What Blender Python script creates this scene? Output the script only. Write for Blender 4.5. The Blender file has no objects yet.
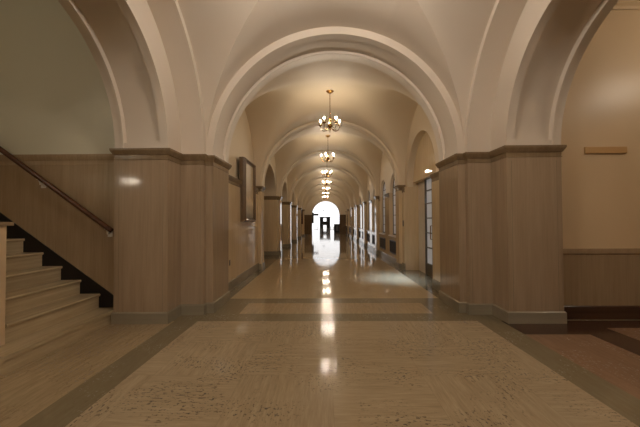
import bpy, bmesh, math, random
from mathutils import Matrix, Vector
PI = math.pi
C = bpy.context.scene.collection
random.seed(4)

# ------------------------------------------------------------------ materials
def lin(r, g, b):
    f = lambda c: (c/255/12.92) if c/255 <= 0.04045 else ((c/255+0.055)/1.055)**2.4
    return (f(r), f(g), f(b), 1)

class NT:
    def __init__(s, name):
        s.m = bpy.data.materials.new(name); s.m.use_nodes = True
        s.t = s.m.node_tree; s.b = s.t.nodes['Principled BSDF']
    def n(s, typ, **kw):
        o = s.t.nodes.new(typ)
        for k, v in kw.items(): setattr(o, k, v)
        return o
    def l(s, a, b): s.t.links.new(a, b)
    def set(s, **kw):
        for k, v in kw.items():
            s.b.inputs[k.replace('_', ' ')].default_value = v
    def pos(s, scale=(1, 1, 1), loc=(0, 0, 0)):
        g = s.n('ShaderNodeNewGeometry'); m = s.n('ShaderNodeMapping')
        m.inputs['Scale'].default_value = scale; m.inputs['Location'].default_value = loc
        s.l(g.outputs['Position'], m.inputs['Vector']); return m.outputs[0]
    def noise(s, vec, scale=5, detail=4, rough=.55):
        o = s.n('ShaderNodeTexNoise'); o.inputs['Scale'].default_value = scale
        o.inputs['Detail'].default_value = detail; o.inputs['Roughness'].default_value = rough
        s.l(vec, o.inputs['Vector']); return o.outputs[0]
    def ramp(s, fac, stops):
        o = s.n('ShaderNodeValToRGB'); e = o.color_ramp.elements
        while len(e) < len(stops): e.new(.5)
        for x, (p, c) in zip(e, stops): x.position = p; x.color = c
        s.l(fac, o.inputs[0]); return o.outputs[0]
    def mix(s, fac, a, b, mode='MIX'):
        o = s.n('ShaderNodeMix', data_type='RGBA', blend_type=mode)
        for k, v in ((0, fac), (6, a), (7, b)):
            if hasattr(v, 'is_output'): s.l(v, o.inputs[k])
            else: o.inputs[k].default_value = v
        return o.outputs[2]
    def math(s, op, a, b=0.0):
        o = s.n('ShaderNodeMath', operation=op)
        for k, v in ((0, a), (1, b)):
            if hasattr(v, 'is_output'): s.l(v, o.inputs[k])
            else: o.inputs[k].default_value = v
        return o.outputs[0]
    def bump(s, h, strength=.2, dist=.002):
        o = s.n('ShaderNodeBump'); o.inputs['Strength'].default_value = strength
        o.inputs['Distance'].default_value = dist; s.l(h, o.inputs['Height']); s.l(o.outputs[0], s.b.inputs['Normal'])

G1 = (0, 0, 0, 1); W1 = (1, 1, 1, 1)
def simple(name, col, rough=.5, metal=0, var=.12, sc=6):
    k = NT(name); k.set(Roughness=rough, Metallic=metal)
    nz = k.noise(k.pos(), sc, 3)
    dark = tuple(c*(1-var) for c in col[:3])+(1,)
    k.l(k.mix(nz, dark, tuple(min(1, c*(1+var)) for c in col[:3])+(1,)), k.b.inputs['Base Color']); return k.m
def plaster(name, col, rough=.6):
    k = NT(name); k.set(Roughness=rough)
    v = k.noise(k.pos(), .7, 4); f = k.noise(k.pos(), 14, 4)
    c = k.mix(v, tuple(x*.93 for x in col[:3])+(1,), tuple(min(1, x*1.05) for x in col[:3])+(1,))
    k.l(c, k.b.inputs['Base Color']); k.bump(f, .12, .002); return k.m
def marble(name, lo, hi, rough=.16, vertical=True, scale=1.0, slabs=True):
    """marble with fine straight grain; slabs gives each 0.9 m slab its own tone"""
    k = NT(name); k.set(Roughness=rough, IOR=1.5)
    s = (44*scale, 44*scale, 1.6*scale) if vertical is True else ((30*scale, 1.6*scale, 30*scale) if vertical == 'y' else (1.1*scale, 26*scale, 26*scale))
    a = k.noise(k.pos(s), 1.0, 6, .65); b = k.noise(k.pos((s[0]*.25, s[1]*.25, s[2]*.6)), 1.0, 4, .5)
    c = k.noise(k.pos((1.2, 1.2, .5)), 1.0, 2)
    f = k.math('ADD', k.math('MULTIPLY', a, .5), k.math('MULTIPLY', b, .5))
    col = k.ramp(f, [(.32, lo), (.52, tuple((x+y)/2 for x, y in zip(lo, hi))), (.68, hi)])
    col = k.mix(.18, col, k.ramp(c, [(.35, lo), (.65, hi)]))
    k.l(col, k.b.inputs['Base Color']); return k.m
def travertine(name, lo, hi, pit, rough=.2, blocks=None, along='y', spec=.5):
    k = NT(name); k.set(IOR=1.5)
    def grain(sx, sy, off):
        v = k.pos((sx, sy, 1), (off, off, 0))
        g = k.noise(v, 1.0, 6, .65)
        v2 = k.pos((sx*.35, sy*.35, 1), (off+7, off, 0)); g2 = k.noise(v2, 1.0, 3, .5)
        return g, g2
    if along == 'x' : A = grain(5, 60, 0)
    else: A = grain(60, 5, 0)
    g, g2 = A
    pt = k.noise(k.pos((44, 20, 1), (5, 1, 0)), 1.0, 3, .6)
    jl = None
    if blocks:
        B = grain(5, 62, 3)
        p = k.pos((1/blocks, 1/blocks, 1), (.13, .21, 0))
        sep = k.n('ShaderNodeSeparateXYZ'); k.l(p, sep.inputs[0])
        fx = k.math('FLOOR', sep.outputs[0]); fy = k.math('FLOOR', sep.outputs[1])
        # alternate blocks turn their grain, a few are turned at random
        chk = k.math('MODULO', k.math('ABSOLUTE', k.math('ADD', fx, fy)), 2)
        comb = k.n('ShaderNodeCombineXYZ'); k.l(fx, comb.inputs[0]); k.l(fy, comb.inputs[1])
        wn = k.n('ShaderNodeTexWhiteNoise', noise_dimensions='2D'); k.l(comb.outputs[0], wn.inputs['Vector'])
        rnd = k.math('GREATER_THAN', wn.outputs[0], .82)
        m = k.math('ABSOLUTE', k.math('SUBTRACT', chk, rnd))
        def mixf(f, a, b):
            o = k.n('ShaderNodeMix'); k.l(f, o.inputs[0]); k.l(a, o.inputs[2]); k.l(b, o.inputs[3]); return o.outputs[0]
        g = mixf(m, g, B[0]); pt = mixf(m, pt, k.noise(k.pos((20, 44, 1), (2, 8, 0)), 1.0, 3, .6)); g2 = mixf(m, g2, B[1])
        ex = k.math('ABSOLUTE', k.math('SUBTRACT', k.math('FRACT', sep.outputs[0]), .5))
        ey = k.math('ABSOLUTE', k.math('SUBTRACT', k.math('FRACT', sep.outputs[1]), .5))
        jl = k.math('GREATER_THAN', k.math('MAXIMUM', ex, ey), .4975)
        tone = wn.outputs[0]
    f = k.math('ADD', k.math('MULTIPLY', g, .6), k.math('MULTIPLY', g2, .4))
    col = k.ramp(f, [(.34, lo), (.5, tuple((x+y)/2 for x, y in zip(lo, hi))), (.64, hi)])
    if blocks:
        col = k.mix(k.math('MULTIPLY', tone, .14), col, lo)
        col = k.mix(k.math('MULTIPLY', jl, .18), col, pit)
    patch = k.noise(k.pos((1.1, 1.1, 1), (3, 9, 0)), 1.6, 2)
    pm = k.math('MULTIPLY', k.ramp(pt, [(.55, G1), (.59, W1)]), k.ramp(patch, [(.44, G1), (.60, W1)]))
    fine = k.noise(k.pos((1, 1, 1)), 42, 3)
    pm = k.math('MULTIPLY', pm, k.ramp(fine, [(.42, G1), (.55, W1)]))
    col = k.mix(k.math('MULTIPLY', pm, .95), col, pit)
    k.l(col, k.b.inputs['Base Color'])
    r = k.math('ADD', rough, k.math('MULTIPLY', pm, .25)); k.l(r, k.b.inputs['Roughness'])
    und = k.noise(k.pos((1, 1, 1)), 5.0, 3); k.bump(und, .10, .002)
    k.b.inputs['Specular IOR Level'].default_value = spec
    return k.m
def emit(name, col, strength):
    k = NT(name); k.set(Roughness=.4, Base_Color=col if False else (.8, .8, .8, 1)) if False else None
    k.b.inputs['Base Color'].default_value = (.6, .6, .6, 1)
    k.b.inputs['Emission Color'].default_value = col; k.b.inputs['Emission Strength'].default_value = strength
    return k.m

M = {}
M['plaster'] = plaster('cream plaster', lin(214, 202, 186), .5)
M['plaster_olive'] = plaster('olive cream plaster', lin(204, 200, 178), .45)
M['plaster_tan'] = plaster('tan glossy plaster', lin(212, 188, 152), .36)
M['vault'] = plaster('warm vault plaster', lin(214, 198, 172), .55)
M['marble'] = marble('brown grained marble', lin(144, 122, 94), lin(170, 148, 118), .08)
M['marble_pink'] = marble('rosy grained marble', lin(146, 126, 102), lin(170, 150, 126), .08)
M['marble_end'] = marble('dark brown marble', lin(96, 74, 50), lin(124, 98, 70), .12)
M['marble_wall'] = marble('polished corridor marble', lin(196, 174, 140), lin(220, 198, 164), .045)
M['stone_base'] = marble('grey green base stone', lin(130, 122, 104), lin(152, 142, 122), .18, False, .4)
M['strip'] = travertine('grey green inlay stone', lin(122, 110, 86), lin(134, 124, 100), lin(114, 102, 80), .12, spec=.4)
M['trav'] = travertine('travertine laid in blocks', lin(156, 140, 114), lin(186, 170, 142), lin(46, 34, 24), .085, .87, spec=.28)
M['trav_y'] = travertine('travertine floor slabs', lin(152, 134, 104), lin(182, 162, 130), lin(84, 62, 42), .15)
M['trav_corr'] = travertine('polished corridor stone', lin(176, 156, 122), lin(194, 174, 140), lin(152, 130, 98), .05, 1.35, spec=.30)
M['trav_step'] = marble('travertine step stone', lin(160, 144, 114), lin(206, 188, 154), .25, 'y', 1.0)
M['red_dark'] = simple('dark red brown stone', lin(74, 52, 42), .14)
M['red_tan'] = travertine('rosy tan stone panel', lin(134, 108, 86), lin(154, 126, 102), lin(112, 88, 68), .16)
M['base_dark'] = marble('dark brown base stone', lin(52, 36, 28), lin(84, 58, 44), .2, False, .4)
M['black'] = simple('black stone', lin(16, 12, 14), .35)
M['wood_rail'] = marble('red brown varnished wood', lin(62, 36, 22), lin(100, 62, 40), .25, False, 1)
M['wood_frame'] = simple('dark carved wood', lin(104, 82, 56), .35, 0, .25, 30)
M['wood_board'] = marble('tan varnished board', lin(176, 138, 88), lin(204, 166, 112), .4, False, .5)
M['metal_white'] = simple('pale metal', lin(225, 220, 208), .4, 0)
M['brass'] = simple('aged brass', lin(150, 112, 60), .25, .9)
M['dark_metal'] = simple('dark bronze metal', lin(44, 38, 32), .35, .6)
M['grille'] = simple('dark grille metal', lin(58, 46, 34), .5, .4)
M['frame_grey'] = simple('weathered grey window metal', lin(92, 86, 78), .45, .2)
M['cornice'] = marble('worn brown cornice marble', lin(122, 102, 78), lin(146, 126, 98), .14)
M['dark'] = simple('near black paint', lin(22, 20, 22), .4)
M['grey'] = simple('mid grey paint', lin(110, 110, 112), .5)
M['red_cloth'] = simple('dark red cloth', lin(70, 22, 20), .8)
M['sill'] = simple('pale stone sill', lin(205, 196, 182), .3)
M['lobby'] = plaster('white lobby plaster', lin(235, 232, 228), .5)
LS = dict(cor=275, mid=840, beh=1330, lef=300, rig=450, day=.10, door=.10, far=1.1)   # lamp strengths
M['bulb'] = emit('warm lamp glass', (1.0, .84, .64, 1), LS['cor'])
M['bulb_mid'] = emit('crossing lamp glass', (1.0, .88, .76, 1), LS['mid'])
M['bulb_far'] = emit('hall lamp glass', (1.0, .88, .76, 1), LS['beh'])
M['bulb_left'] = emit('stair hall lamp glass', (1.0, .88, .70, 1), LS['lef'])
M['bulb_side'] = emit('side hall lamp glass', (1.0, .86, .68, 1), LS['rig'])
M['daylight'] = emit('daylit frosted glass', (.98, .97, 1.0, 1), LS['day'])
M['daylight_door'] = emit('daylit door glass', (.84, .91, 1.0, 1), LS['door'])
M['daylight_far'] = emit('sunlit entrance glazing', (.97, .98, 1.0, 1), LS['far'])
M['candle'] = simple('ivory candle sleeve', lin(226, 214, 184), .5)
def canvas_mat():
    k = NT('aged portrait canvas'); k.set(Roughness=.45)
    tc = k.n('ShaderNodeTexCoord'); sep = k.n('ShaderNodeSeparateXYZ'); k.l(tc.outputs['Object'], sep.inputs[0])
    nz = k.noise(k.pos((3, 3, 2)), 1.0, 4)
    g = k.math('ADD', sep.outputs[2], k.math('MULTIPLY', nz, .6))
    col = k.ramp(g, [(.15, lin(110, 112, 112)), (.5, lin(170, 158, 138)), (.9, lin(220, 200, 165)), (1.0, lin(180, 160, 128))])
    k.l(col, k.b.inputs['Base Color']); return k.m
M['canvas'] = canvas_mat()

# ------------------------------------------------------------------ mesh helpers
def obj(name, bm, mats, parent=None, smooth=False, loc=None):
    me = bpy.data.meshes.new(name)
    bmesh.ops.remove_doubles(bm, verts=bm.verts, dist=1e-5)
    bmesh.ops.recalc_face_normals(bm, faces=bm.faces)
    bm.to_mesh(me); bm.free()
    if not isinstance(mats, (list, tuple)): mats = [mats]
    for m in mats: me.materials.append(M[m] if isinstance(m, str) else m)
    if smooth:
        for p in me.polygons: p.use_smooth = True
        me.set_sharp_from_angle(angle=math.radians(32))
    o = bpy.data.objects.new(name, me); C.objects.link(o)
    if parent: o.parent = parent
    if loc: o.location = loc
    return o
def struct(name, bm, mats, smooth=False):
    o = obj(name, bm, mats, None, smooth); o['kind'] = 'structure'; return o
def tag(o, label, cat, group=None):
    o['label'] = label; o['category'] = cat; o['kind'] = 'thing'
    if group: o['group'] = group
    return o
def thing(name, label, cat, loc=(0, 0, 0), rz=0, group=None):
    o = bpy.data.objects.new(name, None); C.objects.link(o); o.location = loc; o.rotation_euler = (0, 0, rz)
    o.empty_display_size = .1
    return tag(o, label, cat, group)
def B(): return bmesh.new()
def box(bm, x0, x1, y0, y1, z0, z1, mi=0):
    v = [bm.verts.new(p) for p in ((x0,y0,z0),(x1,y0,z0),(x1,y1,z0),(x0,y1,z0),(x0,y0,z1),(x1,y0,z1),(x1,y1,z1),(x0,y1,z1))]
    for f in ((0,3,2,1),(4,5,6,7),(0,1,5,4),(1,2,6,5),(2,3,7,6),(3,0,4,7)):
        q = bm.faces.new([v[i] for i in f]); q.material_index = mi
    return bm
def bbox(bm, x0, x1, y0, y1, z0, z1, b=.01):
    t = B(); box(t, x0, x1, y0, y1, z0, z1)
    bmesh.ops.bevel(t, geom=list(t.edges), offset=b, segments=2, affect='EDGES', profile=.6)
    join(bm, t); return bm
def join(bm, t):
    me = bpy.data.meshes.new('tmp'); t.to_mesh(me); t.free(); bm.from_mesh(me); bpy.data.meshes.remove(me)
def prism(bm, pts, z0, z1):
    a = [bm.verts.new((x, y, z0)) for x, y in pts]; b = [bm.verts.new((x, y, z1)) for x, y in pts]
    n = len(pts)
    for i in range(n): bm.faces.new((a[i], a[(i+1) % n], b[(i+1) % n], b[i]))
    bm.faces.new(a); bm.faces.new(b[::-1]); return bm
def prism_x(bm, pts, x0, x1):           # pts in (y,z)
    a = [bm.verts.new((x0, y, z)) for y, z in pts]; b = [bm.verts.new((x1, y, z)) for y, z in pts]; n = len(pts)
    for i in range(n): bm.faces.new((a[i], a[(i+1) % n], b[(i+1) % n], b[i]))
    bm.faces.new(a); bm.faces.new(b[::-1]); return bm
def prism_y(bm, pts, y0, y1):           # pts in (x,z)
    a = [bm.verts.new((x, y0, z)) for x, z in pts]; b = [bm.verts.new((x, y1, z)) for x, z in pts]; n = len(pts)
    for i in range(n): bm.faces.new((a[i], a[(i+1) % n], b[(i+1) % n], b[i]))
    bm.faces.new(a); bm.faces.new(b[::-1]); return bm
def offs(pts, d, closed=True):
    n = len(pts); out = []
    A = sum(pts[i][0]*pts[(i+1) % n][1]-pts[(i+1) % n][0]*pts[i][1] for i in range(n)) if closed else 1
    s = 1 if A > 0 else -1
    for i in range(n):
        p = Vector(pts[i])
        e1 = (p-Vector(pts[i-1])).normalized() if (closed or i > 0) else None
        e2 = (Vector(pts[(i+1) % n])-p).normalized() if (closed or i < n-1) else None
        e1 = e1 or e2; e2 = e2 or e1
        n1 = Vector((e1.y, -e1.x))*s; n2 = Vector((e2.y, -e2.x))*s
        m = n1+n2; m = m/max(.3, (1+n1.dot(n2)))
        out.append((p.x+m.x*d, p.y+m.y*d))
    return out
def moulding(bm, path, profile, closed=True):
    """profile: closed list of (outward offset, z) swept round a plan path"""
    rings = [[bm.verts.new((x, y, z)) for x, y in offs(path, o, closed)] for o, z in profile]
    n = len(path); m = len(profile)
    for j in range(m):
        a, b = rings[j], rings[(j+1) % m]
        for i in range(n if closed else n-1):
            bm.faces.new((a[i], a[(i+1) % n], b[(i+1) % n], b[i]))
    if not closed:
        bm.faces.new([r[0] for r in rings]); bm.faces.new([r[-1] for r in rings][::-1])
    return bm
def arch_sweep(bm, prof, place, n=56, t0=0, t1=PI):
    """prof: list of (radius, depth, sunk) ; place(theta, r, d) gives a point"""
    e = .055
    th = sorted([t0+(t1-t0)*i/n for i in range(n+1)]+[e, e+.002, PI-e-.002, PI-e])
    prev = None
    for t in th:
        inside = e < t < PI-e
        row = [bm.verts.new(place(t, r+(sk if inside else 0), d)) for r, d, sk in prof]
        if prev:
            for i in range(len(row)-1): bm.faces.new((prev[i], prev[i+1], row[i+1], row[i]))
        prev = row
    return bm
def tube(bm, pts, r, seg=8):
    pts = [Vector(p) for p in pts]; rings = []
    for i, p in enumerate(pts):
        d = (pts[min(i+1, len(pts)-1)]-pts[max(i-1, 0)]).normalized()
        up = Vector((0, 0, 1)) if abs(d.z) < .95 else Vector((1, 0, 0))
        u = d.cross(up).normalized(); w = d.cross(u)
        rr = r[i] if isinstance(r, (list, tuple)) else r
        rings.append([bm.verts.new(p+(u*math.cos(2*PI*k/seg)+w*math.sin(2*PI*k/seg))*rr) for k in range(seg)])
    for a, b in zip(rings, rings[1:]):
        for k in range(seg): bm.faces.new((a[k], a[(k+1) % seg], b[(k+1) % seg], b[k]))
    bm.faces.new(rings[0]); bm.faces.new(rings[-1][::-1]); return bm
def lathe(bm, prof, c=(0, 0, 0), seg=16):
    rings = [[bm.verts.new((c[0]+r*math.cos(2*PI*k/seg), c[1]+r*math.sin(2*PI*k/seg), c[2]+z)) for k in range(seg)] for r, z in prof]
    for a, b in zip(rings, rings[1:]):
        for k in range(seg): bm.faces.new((a[k], a[(k+1) % seg], b[(k+1) % seg], b[k]))
    bm.faces.new(rings[0][::-1]); bm.faces.new(rings[-1]); return bm

# ------------------------------------------------------------------ measures
YC, YA, YB, YR = 3.346, 4.935, 5.40, 5.51      # crossing centre, pier faces, ring face
XA, XB, XJ, XO = 2.486, 2.12, 2.008, 3.278
YE = 6.42                                      # back of the entrance arch
Z0 = 2.575                                     # springing / top of cornice
XW, XU = 2.22, 2.32                            # corridor marble face, plaster face
RIB = [10.4+4.5*k for k in range(7)]; RW = .45
YS = 5.14                                      # stair wall / right wall
CORN = [(-.03, 2.40), (.008, 2.41), (.008, 2.42), (-.0, 2.426), (.004, 2.48), (.016, 2.485), (.024, 2.5), (.036, 2.52), (.044, 2.535), (.05, 2.545), (.05, Z0), (-.03, Z0)]
BASE = [(-.03, 0), (.022, 0), (.022, .155), (.010, .17), (-.03, .17)]
def mir(pts, sx, sy):
    return [((-x if sx > 0 else x), (2*YC-y if sy < 0 else y)) for x, y in pts]

# ------------------------------------------------------------------ floor
def floor_mat(x, y):
    ax = abs(x)
    if y < 5.06:
        if y < YC-(5.06-YC): return 1
        if ax < 2.085: return 0
        if ax < 2.43: return 1
        if x < 0: return 2
        if x < 3.27: return 4 if y > 4.46 else 5
        if x < 3.7: return 4
        return 4 if y > 4.72 else 5
    if y < 5.46: return 1
    if y < 6.15: return 6 if ax < 1.56 else 1
    if y < 6.52: return 1
    if y < 37.6: return 3 if ax < 2.0 else 1
    return 3
bm = B()
xs = [-9.2, -2.43, -2.085, -2.0, -1.56, 1.56, 2.0, 2.085, 2.43, 3.27, 3.7, 9.2]
ys = [-8.5, 2*YC-5.06, 4.46, 4.72, 5.06, 5.46, 6.15, 6.52, 37.6, 66]
for i in range(len(xs)-1):
    for j in range(len(ys)-1):
        x0, x1, y0, y1 = xs[i], xs[i+1], ys[j], ys[j+1]
        f = bm.faces.new([bm.verts.new(p) for p in ((x0,y0,0),(x1,y0,0),(x1,y1,0),(x0,y1,0))])
        f.material_index = floor_mat((x0+x1)/2, (y0+y1)/2)
struct('floor', bm, ['trav', 'strip', 'trav_y', 'trav_corr', 'red_dark', 'red_tan', 'trav_y'])

# ------------------------------------------------------------------ crossing piers
def pier(sx, sy, label):
    plan = [(-XO, YE-.02), (-XO, YA), (-XA, YA), (-XA, YB), (-XB, YB), (-XB, YR), (-XJ, YR), (-XJ, YE), (-XW-.06, YE), (-XW-.06, YE-.02)]
    plan = mir(plan, sx, sy)
    cx, cy = (-2.8 if sx < 0 else 2.8), (5.2 if sy > 0 else 2*YC-5.2)
    loc = (cx, cy, 0); pl = [(x-cx, y-cy) for x, y in plan]
    t = thing('marble_pier', label, 'pillar', loc, 0, 'marble piers of the crossing')
    obj('shaft', prism(B(), pl, 0, Z0-.003), 'marble_pink', t)
    obj('cornice', moulding(B(), pl, CORN), 'cornice', t, True)
    obj('base', moulding(B(), pl, BASE), 'stone_base', t)
    # thin dark joints between the marble slabs
    g = B(); s = 1 if sx > 0 else -1; q = 1 if sy > 0 else -1
    fy = lambda y: (y if sy > 0 else 2*YC-y)-cy
    for x in (XO-.07, XA+.07):
        xx = s*x-cx; box(g, xx-.0018, xx+.0018, min(fy(YA-.0015), fy(YA)), max(fy(YA-.0015), fy(YA)), .17, 2.36)
    xx = s*(XB+.05)-cx; box(g, xx-.0015, xx+.0015, min(fy(YB-.0015), fy(YB)), max(fy(YB-.0015), fy(YB)), .17, 2.36)
    obj('joint', g, 'strip', t)
    return t
pier(-1, 1, 'wide stepped marble pier between the stairs and the corridor arch')
pier(1, 1, 'wide stepped marble pier between the corridor arch and the low-panelled wall')
for sx in (-1, 1):
    t = pier(sx, -1, 'marble pier of the crossing standing behind the viewer')

# ------------------------------------------------------------------ crossing arches (plaster above the cornices)
RA, RB_, RV = YA-YC, YB-YC, YR-YC
HV = 2.13
def side_arch(s, n):
    bm = B()
    P = [(3.6, XO, 0), (RA, XO, 0), (RA, XO-.10, 0), (RA-.014, XO-.105, 0), (RA-.014, XO-.135, 0), (RA, XO-.14, 0), (RA, XO-.145, .055), (RA, XA+.13, .055), (RA, XA+.12, .0), (RA, XA+.0, 0),
         (RB_, XA, 0), (RB_, XB, 0), (RV+.03, XB, 0)]
    arch_sweep(bm, P, lambda t, r, d: (s*d, YC+r*math.cos(t), Z0+r*math.sin(t)), 64)
    struct('trim_%d' % n, bm, 'plaster', True)
side_arch(-1, 1); side_arch(1, 2)
def end_arch(q, n):
    bm = B()
    P = [(XB+.05, YR, 0), (XJ, YR, 0), (XJ, YR+.15, 0), (XJ, YR+.16, .022), (XJ, YR+.6, .022), (XJ, YR+.61, 0), (XJ-.018, YR+.62, 0), (XJ-.018, YR+.66, 0), (XJ, YR+.70, 0), (XJ, YE, 0), (2.9, YE, 0)]
    arch_sweep(bm, P, lambda t, r, d: (r*math.cos(t), d if q > 0 else 2*YC-d, Z0+r*math.sin(t)), 64)
    struct('trim_%d' % n, bm, 'plaster', True)
end_arch(1, 3); end_arch(-1, 4)

def soft_groin(bm, yc, a, b, H, xe, n=48):
    """cross vault whose creases soften towards the crown"""
    def zz(x, y):
        zx = H*math.sqrt(max(0, 1-(x/a)**2)) if abs(x) < a else 0
        zy = H*math.sqrt(max(0, 1-(y/b)**2)) if abs(y) < b else 0
        k = .50*min(zx, zy)/H; d = abs(zx-zy); z = max(zx, zy)
        if k > 1e-6 and d < k: z += (k-d)**2/(4*k)
        return Z0+z
    X = [a*math.cos(PI*i/n) for i in range(n+1)]; Y = [b*math.cos(PI*i/n) for i in range(n+1)]
    G = [[bm.verts.new((x, yc+y, zz(x, y))) for y in Y] for x in X]
    for i in range(n):
        for j in range(n):
            A_, B_, C_, D_ = G[i][j], G[i+1][j], G[i+1][j+1], G[i][j+1]
            if i == j: bm.faces.new((A_, B_, C_)); bm.faces.new((A_, C_, D_))
            elif i+j == n-1: bm.faces.new((A_, B_, D_)); bm.faces.new((B_, C_, D_))
            else: bm.faces.new((A_, B_, C_, D_))
    for s in (1, -1):
        col = G[0] if s > 0 else G[n]
        ext = [bm.verts.new((s*xe, v.co.y, v.co.z)) for v in col]
        for j in range(n): bm.faces.new((col[j], col[j+1], ext[j+1], ext[j]))
    return bm
def groin(bm, yc, a, b, H, xe, ye, n=40):
    for s in (-1, 1):
        prev = None
        for i in range(n+1):
            t = PI*i/n; c = math.cos(t); z = Z0+H*math.sin(t)
            row = [bm.verts.new((a*c, yc+s*b*abs(c), z)), bm.verts.new((a*c, yc+s*ye, z))]
            if prev: bm.faces.new((prev[0], prev[1], row[1], row[0]))
            prev = row
        prev = None
        for i in range(n+1):
            t = PI*i/n; c = math.cos(t); z = Z0+H*math.sin(t)
            row = [bm.verts.new((s*a*abs(c), yc+b*c, z)), bm.verts.new((s*xe, yc+b*c, z))]
            if prev: bm.faces.new((prev[0], prev[1], row[1], row[0]))
            prev = row
    return bm
struct('ceiling', groin(B(), YC, XB, RV, HV, XB, RV, 64), 'plaster', True)

# ------------------------------------------------------------------ corridor vault, ribs
bm = B()
HC = 2.05
soft_groin(bm, (YE+RIB[0])/2, 2.15, (RIB[0]-YE)/2, HC, XU+.02)
for k in range(6):
    y0, y1 = RIB[k]+RW, RIB[k+1]
    soft_groin(bm, (y0+y1)/2, 2.15, (y1-y0)/2, HC, XU+.02)
c = struct('ceiling_corridor', bm, 'vault')
for p in c.data.polygons: p.use_smooth = True
for k, y in enumerate(RIB):
    bm = B(); R = 2.0
    w = RW
    P = [(2.75, y, 0), (R+.03, y, 0), (R+.03, y+.02, 0), (R, y+.03, 0), (R, y+.09, 0), (R, y+.095, .012), (R, y+w-.095, .012), (R, y+w-.09, 0), (R, y+w-.03, 0), (R+.03, y+w-.02, 0), (R+.03, y+w, 0), (2.75, y+w, 0)]
    if k == 6:
        R = 1.53; w = .6; ZE = 2.13
        P = [(3.6, y, 0), (R, y, 0), (R, y+w, 0), (7.0, y+w, 0)]
        arch_sweep(bm, P, lambda t, r, d: (r*math.cos(t), d, ZE+r*math.sin(t)), 40)
    else: arch_sweep(bm, P, lambda t, r, d: ((r+.10)*math.cos(t), d, Z0+r*math.sin(t)), 40)
    struct('trim_%d' % (5+k), bm, 'vault', True)

# ------------------------------------------------------------------ corridor pillars on both sides
ordn = ['first', 'second', 'third', 'fourth', 'fifth', 'sixth', 'seventh', 'eighth', 'ninth']
SC = [(o, z) for o, z in CORN]
for k, y in enumerate(RIB):
    for s in (-1, 1):
        if k == 6: continue
        opening = s < 0
        x0 = 2.12
        if opening:
            n0 = .0 if (k == 0) else .25
            plan = [(x0, 0), (XW, 0)] + ([(XW, -n0)] if n0 else []) + [(2.92, -n0), (2.92, RW+.25), (XW, RW+.25), (XW, RW), (x0, RW)]
        else:
            plan = [(x0, 0), (XU+.05, 0), (XU+.05, RW), (x0, RW)]
        cx = 2.2*s
        pl = [(s*x-cx, yy) for x, yy in plan]
        side = 'painting' if s < 0 else 'window'
        kind = 'deep marble pillar' if opening else 'slim marble pilaster'
        if s < 0: lab = '%s under vault rib on the painting side, %s from the near arch' % (kind, ordn[k])
        else: lab = '%s under vault rib on the window side, %s from the near arch' % (kind, ordn[k])
        t = thing('marble_pillar', lab, 'pillar', (cx, y, 0), 0, 'pillars along the corridor')
        obj('shaft', prism(B(), pl, 0, Z0-.003), 'marble_wall' if k else 'marble_wall', t)
        obj('cornice', moulding(B(), pl, SC), 'cornice', t, True)
        obj('base', moulding(B(), pl, BASE), 'stone_base', t)

# ------------------------------------------------------------------ corridor walls
WCORN = [(o*.8, z-.10) for o, z in CORN]
WBASE = [(-.03, 0), (.018, 0), (.018, .19), (.006, .205), (-.03, .205)]
def wall_line(bm, x, y0, y1, s, prof):
    """moulding running along y on wall at |x|, facing the axis"""
    n = len(prof); a = [bm.verts.new((s*(x-o), y0, z)) for o, z in prof]; b = [bm.verts.new((s*(x-o), y1, z)) for o, z in prof]
    for i in range(n): bm.faces.new((a[i], a[(i+1) % n], b[(i+1) % n], b[i]))
    bm.faces.new(a); bm.faces.new(b[::-1])
def arch_panel(bm, s, x0, x1, y0, y1, z1, yc, hw, zs, rise, n=24, z0=None):
    """wall slab with an arched top opening springing at zs; below zs only beside the opening from z0"""
    z0 = zs if z0 is None else z0
    if yc-hw > y0+.001: box(bm, min(s*x0, s*x1), max(s*x0, s*x1), y0, yc-hw, z0, z1)
    if y1 > yc+hw+.001: box(bm, min(s*x0, s*x1), max(s*x0, s*x1), yc+hw, y1, z0, z1)
    prev = None
    for i in range(n+1):
        t = PI*i/n; y = yc+hw*math.cos(t); z = zs+rise*math.sin(t)
        row = [bm.verts.new((s*x0, y, z)), bm.verts.new((s*x0, y, z1)), bm.verts.new((s*x1, y, z1)), bm.verts.new((s*x1, y, z))]
        if prev:
            for j in range(4): bm.faces.new((prev[j], prev[(j+1) % 4], row[(j+1) % 4], row[j]))
        prev = row
wl, wr, ul, ur = B(), B(), B(), B()      # marble lower walls, plaster upper walls
tl, trr, bl, br = B(), B(), B(), B()     # cornice lines, base lines
ZT = 5.3
# left bay 0: solid wall with the painting
box(wl, -3.0, -XW, YE+.0, RIB[0]+.0, 0, 2.46); box(ul, -3.0, -XU, YE+.0, RIB[0]+.2, 2.46, ZT)
wall_line(tl, XW, YE-.05, RIB[0]+.01, -1, WCORN); wall_line(bl, XW, YE-.05, RIB[0]+.01, -1, WBASE)
# left bays with openings
for k in range(6):
    y0, y1 = RIB[k]+RW, RIB[k+1]; yc = (y0+y1)/2; hw = (y1-y0)/2-.25
    arch_panel(ul, -1, XU-.06, 2.9, y0-.25, y1+.25, ZT, yc, hw, Z0-.004, 1.12)
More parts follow.
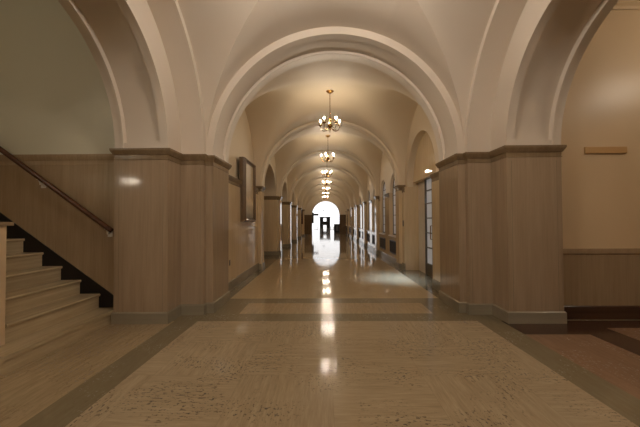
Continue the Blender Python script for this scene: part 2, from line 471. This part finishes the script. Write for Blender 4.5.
# right bay 0: arched niche with the glazed door
NY, NR = 8.83, 1.31
arch_panel(ur, 1, XU, 2.5, YE, RIB[0]+.2, ZT, NY, NR, 2.5, NR, 32)
box(wr, XW, 2.5, YE, NY-NR, 0, 2.5); box(wr, XW, 2.5, NY+NR, RIB[0]+.0, 0, 2.5)
for a_, b_ in ((YE-.05, NY-NR), (NY+NR, RIB[0]+.01)):
    wall_line(trr, XW, a_, b_, 1, [(o, z+.03) for o, z in WCORN]); wall_line(br, XW, a_, b_, 1, WBASE)
box(wr, 2.5, 3.0, YE, RIB[0]+.2, 2.67, ZT)          # marble tympanum over the door
for z in (3.05, 3.45): pass
box(wr, 2.5, 3.0, YE, NY-NR-.0, 0, 2.67); box(wr, 2.5, 3.0, NY+NR, RIB[0]+.2, 0, 2.67)
# right bays 1..6: pairs of windows
WIN = []
for k in range(6):
    y0, y1 = RIB[k]+RW, RIB[k+1]; yc = (y0+y1)/2; hw = .66
    for q, wc in enumerate((yc-1.07, yc+1.07)):
        WIN.append(wc)
        arch_panel(ur, 1, XU-.06, 2.72, (y0-.3) if q == 0 else yc, yc if q == 0 else (y1+.3), ZT, wc, hw, 2.5, hw, 20)
    for a_, b_ in ((y0-.02, yc-1.07-hw), (yc-1.07+hw, yc+1.07-hw), (yc+1.07+hw, y1+.02)):
        box(wr, XW, 2.72, a_, b_, 0, 2.5); wall_line(trr, XW, a_, b_, 1, [(o, z+.03) for o, z in WCORN])
    box(wr, XW+.04, 2.72, y0-.02, y1+.02, 0, .25)
    wall_line(br, XW, y0-.01, y1+.01, 1, WBASE)
    for wc in (yc-1.07, yc+1.07): box(wr, XW+.10, 2.72, wc-hw, wc+hw, .25, .92); box(wr, XW, 2.3, wc-hw, wc+hw, .80, .92); box(wr, XW, 2.3, wc-hw, wc+hw, 0, .32)
struct('wall_left', wl, 'marble_wall'); struct('wall_left_upper', ul, 'vault', True)
struct('wall_right', wr, 'marble_wall'); struct('wall_right_upper', ur, 'vault', True)
struct('trim_14', tl, 'cornice', True); struct('trim_15', trr, 'cornice', True)
struct('baseboard_left', bl, 'stone_base'); struct('baseboard_right', br, 'stone_base')
# side rooms beyond the open arches
sr = B()
YL = RIB[6]
box(sr, -5.2, -5.0, RIB[0], YL, 0, ZT); box(sr, -5.2, -2.95, RIB[0]-.2, RIB[0], 0, ZT); box(sr, -5.2, -2.95, YL, YL+.2, 0, ZT); box(sr, -5.2, -2.95, RIB[0], YL, 4.4, 4.6)
struct('wall_side', sr, 'vault')
w = B()
for q in (-1, 1): box(w, min(q*1.53, q*3.0), max(q*1.53, q*3.0), YL-.01, YL+.61, 0, 2.13)
struct('wall_end', w, 'marble_end')

# ------------------------------------------------------------------ windows
def window(n, yc):
    hw, zs, zb = .66, 2.5, .96
    r = bpy.data.objects.new('window_%d' % n, None); C.objects.link(r); r.location = (2.38, yc, 0); r['kind'] = 'structure'
    g = B()
    pts = [(-hw, zb), (hw, zb)]+[(hw*math.cos(PI*i/20), zs+hw*math.sin(PI*i/20)) for i in range(21)]
    prism_x(g, [(y, z) for y, z in pts[1:]+[pts[0]]], .0, .02); obj('pane', g, 'daylight', r)
    f = B()
    arcs = [(hw, zb)]+[(hw*math.cos(PI*i/20), zs+hw*math.sin(PI*i/20)) for i in range(21)]+[(-hw, zb)]
    for (ya, za), (yb2, zb2) in zip(arcs, arcs[1:]):
        tube(f, [(-.0, ya*.98, za), (-.0, yb2*.98, zb2)], .026, 6)
    for y in (-.22, .22): box(f, -.012, .0, y-.013, y+.013, zb, zs+math.sqrt(hw*hw-y*y))
    z = zb+.36
    while z < zs+hw-.1:
        w = hw if z < zs else math.sqrt(max(0, hw*hw-(z-zs)**2))
        box(f, -.014, .0, -w, w, z-.012, z+.012); z += .36
    box(f, -.04, 0, -hw, hw, zb, zb+.05)
    obj('frame', f, 'frame_grey', r)
    s = B(); bbox(s, -.20, .02, -hw-.0, hw+.0, .92, .965, .008); obj('sill', s, 'sill', r)
    return r
for i, wc in enumerate(WIN): window(i+1, wc)
# radiator grilles under the windows
for i, wc in enumerate(WIN):
    t = thing('radiator_grille', 'dark slatted radiator grille under corridor window, %s from the glazed door' % (ordn+['tenth', 'eleventh', 'twelfth'])[i], 'grille', (XW, wc, .33), 0, 'radiator grilles under the corridor windows')
    f = B()
    for (a, b, c_, d) in ((-.58, .58, 0, .035), (-.58, .58, .425, .46), (-.58, -.545, .035, .425), (.545, .58, .035, .425)): box(f, -.012, .01, a, b, c_, d)
    obj('frame', f, 'dark_metal', t)
    s = B()
    for q in range(22):
        y = -.53+q*.05; box(s, 0, .03, y, y+.028, .03, .43)
    box(s, .04, .06, -.55, .55, .03, .43)
    obj('slats', s, 'grille', t)

# ------------------------------------------------------------------ glazed door in the niche
d = bpy.data.objects.new('door_1', None); C.objects.link(d); d.location = (2.66, NY, 0); d['kind'] = 'structure'
g = B(); box(g, .0, .02, -1.31, .52, .32, 2.64); obj('pane', g, 'daylight_door', d)
f = B()
for y in (-1.30, -.68, -.08, .53): box(f, -.05, .0, y-.018, y+.018, .0, 2.66)
for z in (.30, .75, 1.15, 1.55, 1.95, 2.30, 2.62): box(f, -.04, .0, -1.3, .53, z-.014, z+.014)
box(f, -.03, .03, -1.31, .53, .0, .32)
obj('frame', f, 'frame_grey', d)
f = B(); box(f, -.01, .05, .55, 1.31, .0, 2.64); obj('side_panel', f, 'sill', d)
h = B(); tube(h, [(-.06, -.10, 1.0), (-.10, -.10, 1.0), (-.10, -.10, 1.35), (-.06, -.10, 1.35)], .012, 6); obj('handle', h, 'brass', d)
ld = bpy.data.lights.new('door_daylight', 'AREA'); ld.shape = 'RECTANGLE'; ld.size = 1.6; ld.size_y = 1.0; ld.energy = 17; ld.color = (.5, .7, 1.0); ld.spread = math.radians(45)
lo_ = bpy.data.objects.new('door_daylight', ld); C.objects.link(lo_); lo_.location = (2.60, NY-.3, 1.95)
lo_.rotation_euler = (Vector((1.95, NY+.1, 0))-Vector((2.60, NY-.3, 1.95))).to_track_quat('-Z', 'Y').to_euler()
rv = B(); box(rv, 2.5, 3.0, NY-NR, NY+NR, 2.62, 2.67)
struct('trim_16', rv, 'marble_wall')

# ------------------------------------------------------------------ stair hall (left) and right hall
w = B(); box(w, -9.2, -XO-.001, YS, YS+.3, 0, 2.54)
struct('wall_stairs', w, 'marble')
w = B(); box(w, -9.2, -XO, YS+.015, YS+.3, 2.54, ZT); struct('wall_stairs_upper', w, 'plaster_olive')
w = B(); moulding(w, [(-9.2, YS), (-XO, YS)], [(o*.35, z-.035) for o, z in CORN], False); struct('trim_17', w, 'marble', True)
w = B(); box(w, XO, 9.2, YS+.015, YS+.3, 1.0, ZT); struct('wall_back_right', w, 'plaster_tan')
w = B(); box(w, XO+.001, 9.2, YS, YS+.3, 0, 1.0); struct('wall_back_right_panelling', w, 'marble')
w = B(); moulding(w, [(XO, YS), (9.2, YS)], [(-.02, .93), (.004, .935), (.004, .95), (.0, .955), (.004, .965), (.02, .985), (.02, 1.055), (-.02, 1.055)], False); struct('trim_18', w, 'marble', True)
w = B(); moulding(w, [(XO, YS), (9.2, YS)], [(-.02, 0), (.02, 0), (.02, .185), (.008, .2), (-.02, .2)], False); struct('baseboard_back', w, 'base_dark')
w = B(); moulding(w, [(XO, YS), (9.2, YS)], [(-.02, 4.70), (.02, 4.70), (.03, 4.74), (.06, 4.76), (.06, 4.80), (-.02, 4.80)], False); struct('trim_19', w, 'plaster_tan')
w = B(); box(w, XO, 9.2, -8.5, YS+.3, 4.80, 4.9); struct('ceiling_right', w, 'plaster')
w = B(); box(w, -9.2, -XO, -8.5, YS+.3, 5.2, 5.3); struct('ceiling_left', w, 'plaster')
w = B(); box(w, -9.4, -9.2, -8.5, YS+.3, 0, 5.3); struct('wall_left_end', w, 'plaster_olive')
w = B(); box(w, 9.2, 9.4, -8.5, YS+.3, 0, 5.3); struct('wall_right_end', w, 'plaster_tan')
w = B(); box(w, -9.4, 9.4, -8.7, -8.5, 0, 5.3); struct('wall_behind', w, 'plaster')
w = B(); box(w, -XO, XO, -8.5, 2*YC-YE-.02, 4.9, 5.0); struct('ceiling_behind', w, 'plaster')

# staircase rising along the stair wall
ST = thing('staircase', 'travertine staircase rising from the floor beside the wide marble pier', 'stairs', (-3.33, 4.3, 0))
ox, oy = -3.33, 4.3
YN = 3.63                                     # far face of the parapet
for k in range(11):
    xk = -3.33-.294*k; zk = .188+.2115*k
    x1 = xk-.33; s = B()
    zb = 0 if k == 0 else zk-.2115-.0
    y0 = 3.0 if k == 0 else YN-.02
    if k == 0:
        # bottom step with a rounded end that runs past the parapet
        rr = .30; ys0 = 2.98
        pts = [(xk, YS-.002), (xk, ys0+rr)]+[(xk-rr+rr*math.cos(a), ys0+rr-rr*math.sin(a)) for a in [PI/2*i/10 for i in range(1, 11)]]+[(xk-1.2, ys0), (xk-1.2, YS-.002)]
        pl = [(x-ox, y-oy) for x, y in pts]
        prism(s, pl, 0, zk-.045)
        prism(s, offs(pl, .022), zk-.045, zk)
    else:
        prof = [(xk, zb), (xk, zk-.04), (xk+.018, zk-.036), (xk+.024, zk-.018), (xk+.018, zk), (x1-.6, zk), (x1-.6, zb)]
        prism_y(s, [(x-ox, z) for x, z in prof], y0-oy, YS-.002-oy)
    obj('step', s, 'trav_step', ST)
s = B(); box(s, -9.0-ox, -3.33-.294*11-ox, YN-.02-oy, YS-.002-oy, 0, .188+.2115*11); obj('landing', s, 'trav_step', ST)
s = B()
top = [(-3.30, .30), (-3.30-.294*11, .30+.2115*11), (-9.0, .30+.2115*11), (-9.0, .1), (-3.30, .0)]
prism_y(s, [(x-ox, z) for x, z in top], YS-.014-oy, YS-.002-oy); obj('skirting', s, 'black', ST)

# parapet on the near side of the stairs
PA = thing('stair_parapet', 'plain tan stone parapet with thin coping at the open side of the stairs', 'parapet', (-3.66, 3.5, 0))
px, py = -3.66, 3.5
s = B(); prism_y(s, [(-3.615-px, .188), (-3.615-px, 1.46), (-4.3-px, 1.46), (-6.6-px, 3.1), (-9-px, 3.1), (-9-px, 0), (-4.54-px, 0), (-4.54-px, .188)], 3.33-py, YN-.025-py)
obj('body', s, 'plaster_tan', PA)
s = B(); prism_y(s, [(-3.585-px, 1.46), (-3.585-px, 1.50), (-4.3-px, 1.50), (-6.6-px, 3.14), (-9-px, 3.14), (-9-px, 3.1), (-6.6-px, 3.1), (-4.3-px, 1.46)], 3.30-py, YN+.03-py)
obj('coping', s, 'marble', PA)

# handrail on the stair wall
HR = thing('handrail', 'red-brown wooden handrail climbing the marble stair wall', 'handrail', (-3.39, YS-.09, 1.36))
def rail_pt(x): return 1.365+(-3.39-x)*.7265
r = B(); prof = []
a = Vector((0, 0, 0)); b = Vector((-3.0, 0, 3.0*.7265))
dirv = (b-a).normalized(); up = Vector((dirv.z, 0, -dirv.x)); up = -up if up.z < 0 else up; sd = Vector((0, 1, 0))
sec = [(math.cos(t)*.032, math.sin(t)*.036+(.004 if math.sin(t) > 0 else 0)) for t in [2*PI*i/14 for i in range(14)]]
ra = [r.verts.new(a+sd*u+up*v) for u, v in sec]; rb = [r.verts.new(b+sd*u+up*v) for u, v in sec]
for i in range(14): r.faces.new((ra[i], ra[(i+1) % 14], rb[(i+1) % 14], rb[i]))
r.faces.new(ra); r.faces.new(rb[::-1]); obj('rail', r, 'wood_rail', HR, True)
for x in (-3.46, -4.50, -5.54):
    z = rail_pt(x); k_ = B(); lx = x+3.39; lz = z-1.36
    lathe_pts = [(.026, 0), (.026, .008)]
    box(k_, lx-.032, lx+.032, .070, .09, lz-.15, lz-.06)
    tube(k_, [(lx, .08, lz-.09), (lx, .02, lz-.10), (lx, 0, lz-.03)], .014, 8)
    box(k_, lx-.028, lx+.028, -.016, .016, lz-.034, lz-.027)
    obj('bracket', k_, 'metal_white', HR)

# wooden batten on the right wall
b = B(); bbox(b, -.315, .315, -.03, 0, -.05, .05, .006)
sg = obj('wall_batten', b, 'wood_board', loc=(4.09, YS+.015, 2.545)); tag(sg, 'narrow tan wooden board fixed on the plaster wall beside the pier', 'board')

# ------------------------------------------------------------------ painting, outlet, card plate
PT = thing('framed_painting', 'large dark wood framed portrait painting on the corridor wall', 'painting', (-2.25, 8.80, 1.47))
hy, H = .62, 1.60
f = B()
prof = [(0, 0), (.10, .0), (.15, .02), (.165, .03), (.165, .05), (.13, .065), (.12, .085), (.10, .10)]   # (out from wall, inward)
for i in range(len(prof)-1):
    (o0, w0), (o1, w1) = prof[i], prof[i+1]
    A0 = [(-hy+w0, w0), (hy-w0, w0), (hy-w0, H-w0), (-hy+w0, H-w0)]; A1 = [(-hy+w1, w1), (hy-w1, w1), (hy-w1, H-w1), (-hy+w1, H-w1)]
    a_ = [f.verts.new((o0, y, z)) for y, z in A0]; b_ = [f.verts.new((o1, y, z)) for y, z in A1]
    for j in range(4): f.faces.new((a_[j], a_[(j+1) % 4], b_[(j+1) % 4], b_[j]))
obj('frame', f, 'wood_frame', PT)
c_ = B(); box(c_, .09, .104, -hy+.095, hy-.095, .095, H-.095); obj('canvas', c_, 'canvas', PT)
c_ = B()
for (a0, a1, z0_, z1_) in ((-hy+.09, hy-.09, .09, .105), (-hy+.09, hy-.09, H-.105, H-.09), (-hy+.09, -hy+.105, .105, H-.105), (hy-.105, hy-.09, .105, H-.105)): box(c_, .095, .112, a0, a1, z0_, z1_)
obj('gilt_edge', c_, 'wood_frame', PT)

o = thing('wall_outlet', 'small dark wall outlet low on the polished marble below the painting', 'outlet', (-XW, 7.25, .60))
b = B(); bbox(b, 0, .008, -.04, .04, -.06, .06, .003); obj('cover_plate', b, 'dark_metal', o)
for z in (-.026, .026):
    b = B(); box(b, .008, .011, -.018, .018, z-.014, z+.014); obj('socket', b, 'dark', o)
o = thing('card_reader', 'small dark upright plate on the marble beside the glazed door', 'card reader', (XW, 10.25, 1.40))
b = B(); bbox(b, -.018, 0, -.045, .045, -.09, .09, .006); obj('case', b, 'dark', o)
b = B(); box(b, -.021, -.018, -.02, .02, .03, .06); obj('screen', b, 'grey', o)

# ------------------------------------------------------------------ chandeliers
def chandelier(label, loc, bulb='bulb', lift=0):
    t = thing('chandelier', label, 'chandelier', loc, 0, 'chandeliers')
    b = B(); lathe(b, [(.02, -.06), (.045, -.055), (.08, -.03), (.10, -.012), (.10, 0)], (0, 0, 0), 20); obj('ceiling_rose', b, 'brass', t, True)
    b = B(); tube(b, [(0, 0, -.05), (0, 0, -.66+lift)], .009, 8)
    for z in ((-.2, -.38, -.56) if not lift else (-.2, -.33)): lathe(b, [(.004, z-.015), (.015, z), (.004, z+.015)], (0, 0, 0), 10)
    obj('rod', b, 'brass', t, True)
    b = B(); lathe(b, [(.006, -1.0), (.016, -.985), (.022, -.965), (.012, -.945), (.03, -.93), (.062, -.90), (.066, -.875), (.04, -.85), (.018, -.82), (.018, -.76), (.032, -.74), (.034, -.715), (.016, -.69), (.010, -.64)], (0, 0, 0), 18)
    obj('body', b, 'brass', t, True).location.z = lift
    for i in range(5):
        a = PI/2+2*PI*i/5; ca, sa = math.cos(a), math.sin(a); R = .25
        b = B()
        cur = [(.05, -0.950), (.10, -1.000), (.16, -1.005), (.22, -0.970), (.25, -0.910), (.25, -0.870)]
        tube(b, [(ca*r_, sa*r_, z) for r_, z in cur], .009, 8)
        tube(b, [(ca*r_, sa*r_, z) for r_, z in ((.12, -1.000), (.15, -0.960), (.12, -0.930), (.10, -0.955))], .005, 6)
        arm = obj('arm', b, 'brass', t, True); arm.location.z = lift
        b = B(); lathe(b, [(.012, -0.880), (.030, -0.870), (.045, -0.855), (.046, -0.848), (.014, -0.846)], (ca*R, sa*R, 0), 12); obj('drip_pan', b, 'brass', arm, True)
        b = B(); lathe(b, [(.013, -0.848), (.013, -0.770)], (ca*R, sa*R, 0), 10); obj('candle', b, 'candle', arm, True)
        b = B(); lathe(b, [(.010, -0.772), (.017, -.765), (.021, -.750), (.019, -.732), (.011, -.718), (.003, -.712)], (ca*R, sa*R, 0), 10); obj('bulb', b, bulb, arm, True)
    return t
def children(o): return [c for c in bpy.data.objects if c.parent == o]
def copy_tree(o, parent=None):
    kids = children(o); c = o.copy(); C.objects.link(c); c.parent = parent
    for ch in kids: copy_tree(ch, c)
    return c
CROWN = Z0+HC+.50/4
ys_ = [(YE+RIB[0])/2]+[(RIB[k]+RW+RIB[k+1])/2 for k in range(6)]
base = chandelier('largest and nearest brass chandelier of the row hanging in the corridor vault', (-.02, ys_[0], CROWN+.005))
for i, y in enumerate(ys_[1:]):
    c_ = copy_tree(base); c_.location = (-.02, y, CROWN+.005); c_.rotation_euler.z = .25*(i+1)
    c_['label'] = 'lit brass chandelier, %s of the row from the near arch' % ordn[i+1]
# halls around the crossing are lit by chandeliers of the same kind, one by the stairs only added as fill
for i, (loc, lab, bb) in enumerate(((( 5.9, 3.34, 4.80), 'brass chandelier in the hall with the low panelling', 'bulb_side'),
        ((-8.2, -3.9, 3.9), 'brass chandelier in the hall at the foot of the stairs', 'bulb_left'),
        ((-5.8, 1.2, 5.2), 'added brass chandelier out of view, brightening the stair hall plaster', 'bulb_left'),  # extra unseen lamp, added to lift the stair hall plaster
        ((0, YC-.05, Z0+HV), 'brass chandelier on a short rod under the crown of the crossing vault', 'bulb_mid'),
        ((0, -1.6, 4.9), 'brass chandelier in the hall behind the viewer', 'bulb_far'),
        ((0, -5.8, 4.9), 'brass chandelier at the end of the hall behind the viewer', 'bulb_far'))):
    c_ = chandelier(lab, loc, bb, .25 if bb == 'bulb_mid' else 0); c_.rotation_euler.z = .4*i

# ------------------------------------------------------------------ far lobby
w = B(); box(w, -6.2, -6, YL+.6, 66, 0, 7); box(w, 6, 6.2, YL+.6, 66, 0, 7)
box(w, -6.2, -2.9, YL+.55, YL+.75, 0, 7); box(w, 2.9, 6.2, YL+.55, YL+.75, 0, 7)
struct('wall_lobby', w, 'lobby')
w = B(); box(w, -6.2, 6.2, YL+.4, 66, 7, 7.1); struct('ceiling_lobby', w, 'lobby')
wn = bpy.data.objects.new('window_lobby', None); C.objects.link(wn); wn.location = (0, 65, 0); wn['kind'] = 'structure'
g = B(); box(g, -6, 6, .1, .14, .0, 7); obj('pane', g, 'daylight_far', wn)
dd = bpy.data.objects.new('door_2', None); C.objects.link(dd); dd.location = (-.02, 64.6, 0); dd['kind'] = 'structure'
for s, (a0, a1) in (('l', (-1.0, -.32)), ('r', (.28, 1.0))):
    g = B(); bbox(g, a0, a1, -.05, .05, 0, 2.12, .01); lf = obj('leaf', g, 'dark', dd)
    g = B(); tube(g, [((a1 if s == 'l' else a0)*.9, -.05, .9), ((a1 if s == 'l' else a0)*.9, -.10, .9), ((a1 if s == 'l' else a0)*.9, -.10, 1.2), ((a1 if s == 'l' else a0)*.9, -.05, 1.2)], .015, 6); obj('handle', g, 'brass', lf)
g = B(); box(g, -1.05, 1.05, -.06, .06, 1.98, 2.2); box(g, -.32, .28, -.05, .05, .62, 1.3); obj('frame', g, 'dark', dd)
t = thing('exit_sign', 'tiny dark sign high on the bright far wall over the dark doors', 'sign', (-.28, 64.8, 3.35))
g = B(); bbox(g, -.2, .2, -.04, .04, -.07, .07, .01); obj('case', g, 'dark', t); g = B(); box(g, -.01, .01, -.02, .1, .07, .14); obj('mount', g, 'dark', t)
for x, lab in ((-1.70, 'low grey bench to one side of the dark far doors, below the hanging sign'), (1.35, 'low grey bench between the dark far doors and the dark cabinet')):
    t = thing('bench', lab, 'bench', (x, 64.3, 0), 0, 'benches by the far doors')
    g = B(); bbox(g, -.35, .35, -.2, .2, .22, .30, .01); obj('seat', g, 'grey', t)
    for q in (-.28, .28):
        g = B(); box(g, q-.03, q+.03, -.16, .16, 0, .22); obj('leg', g, 'grey', t)
t = thing('cabinet', 'dark upright cabinet with grey front standing near the end of the corridor', 'cabinet', (1.40, 42.2, 0))
g = B(); bbox(g, -.36, .36, -.25, .25, 0, 1.02, .012); obj('body', g, 'dark', t)
g = B(); bbox(g, -.12, .18, -.265, -.25, .18, .86, .008); obj('front_panel', g, 'grey', t)
g = B(); bbox(g, -.39, .39, -.28, .28, 1.02, 1.05, .01); obj('top', g, 'dark', t)
t = thing('hanging_sign', 'black sign projecting from the jamb of the far bright arch', 'sign', (-1.53, 37.9, 2.14))
g = B(); bbox(g, .14, .72, -.03, .03, -.09, .13, .01); obj('board', g, 'dark', t)
g = B(); bbox(g, 0, .18, -.06, .06, -.95, .26, .01); obj('bracket', g, 'dark', t)
t = thing('hanging_banner', 'narrow dark red banner hanging on a corridor pillar halfway along', 'banner', (-1.99, RIB[4]-.03, 2.36))
g = B(); box(g, -.11, .02, -.010, -.002, -1.15, 0); obj('cloth', g, 'red_cloth', t)
g = B(); tube(g, [(-.13, -.007, .0), (.04, -.007, .0)], .012, 8); obj('rod', g, 'dark', t)

# ------------------------------------------------------------------ world, camera, view
wd = bpy.data.worlds.new('World'); bpy.context.scene.world = wd; wd.use_nodes = True
wd.node_tree.nodes['Background'].inputs[0].default_value = (.6, .7, .85, 1); wd.node_tree.nodes['Background'].inputs[1].default_value = .3
cam = bpy.data.cameras.new('camera'); co = bpy.data.objects.new('camera', cam); C.objects.link(co)
yaw, pitch, roll = .0122, .0207, -.0049
Xr = Vector((math.cos(yaw), math.sin(yaw), 0)); F0 = Vector((-math.sin(yaw), math.cos(yaw), 0)); Z = Vector((0, 0, 1))
F = F0*math.cos(pitch)+Z*math.sin(pitch); U = -F0*math.sin(pitch)+Z*math.cos(pitch)
R_ = Xr*math.cos(roll)+U*math.sin(roll); U_ = -Xr*math.sin(roll)+U*math.cos(roll)
mat = Matrix((R_, U_, -F)).transposed().to_4x4(); mat.translation = Vector((-.1805, 0, 1.5)); co.matrix_world = mat
cam.sensor_width = 36; cam.lens = 337/640*36; cam.clip_start = .02; cam.clip_end = 200
sc = bpy.context.scene; sc.camera = co
sc.view_settings.view_transform = 'Standard'; sc.view_settings.look = 'None'; sc.view_settings.gamma = 1
sc.view_settings.use_curve_mapping = False; sc.view_settings.exposure = 0.22
cy = sc.cycles; cy.use_denoising = True; cy.max_bounces = 10; cy.diffuse_bounces = 6; cy.glossy_bounces = 5; cy.sample_clamp_indirect = 6
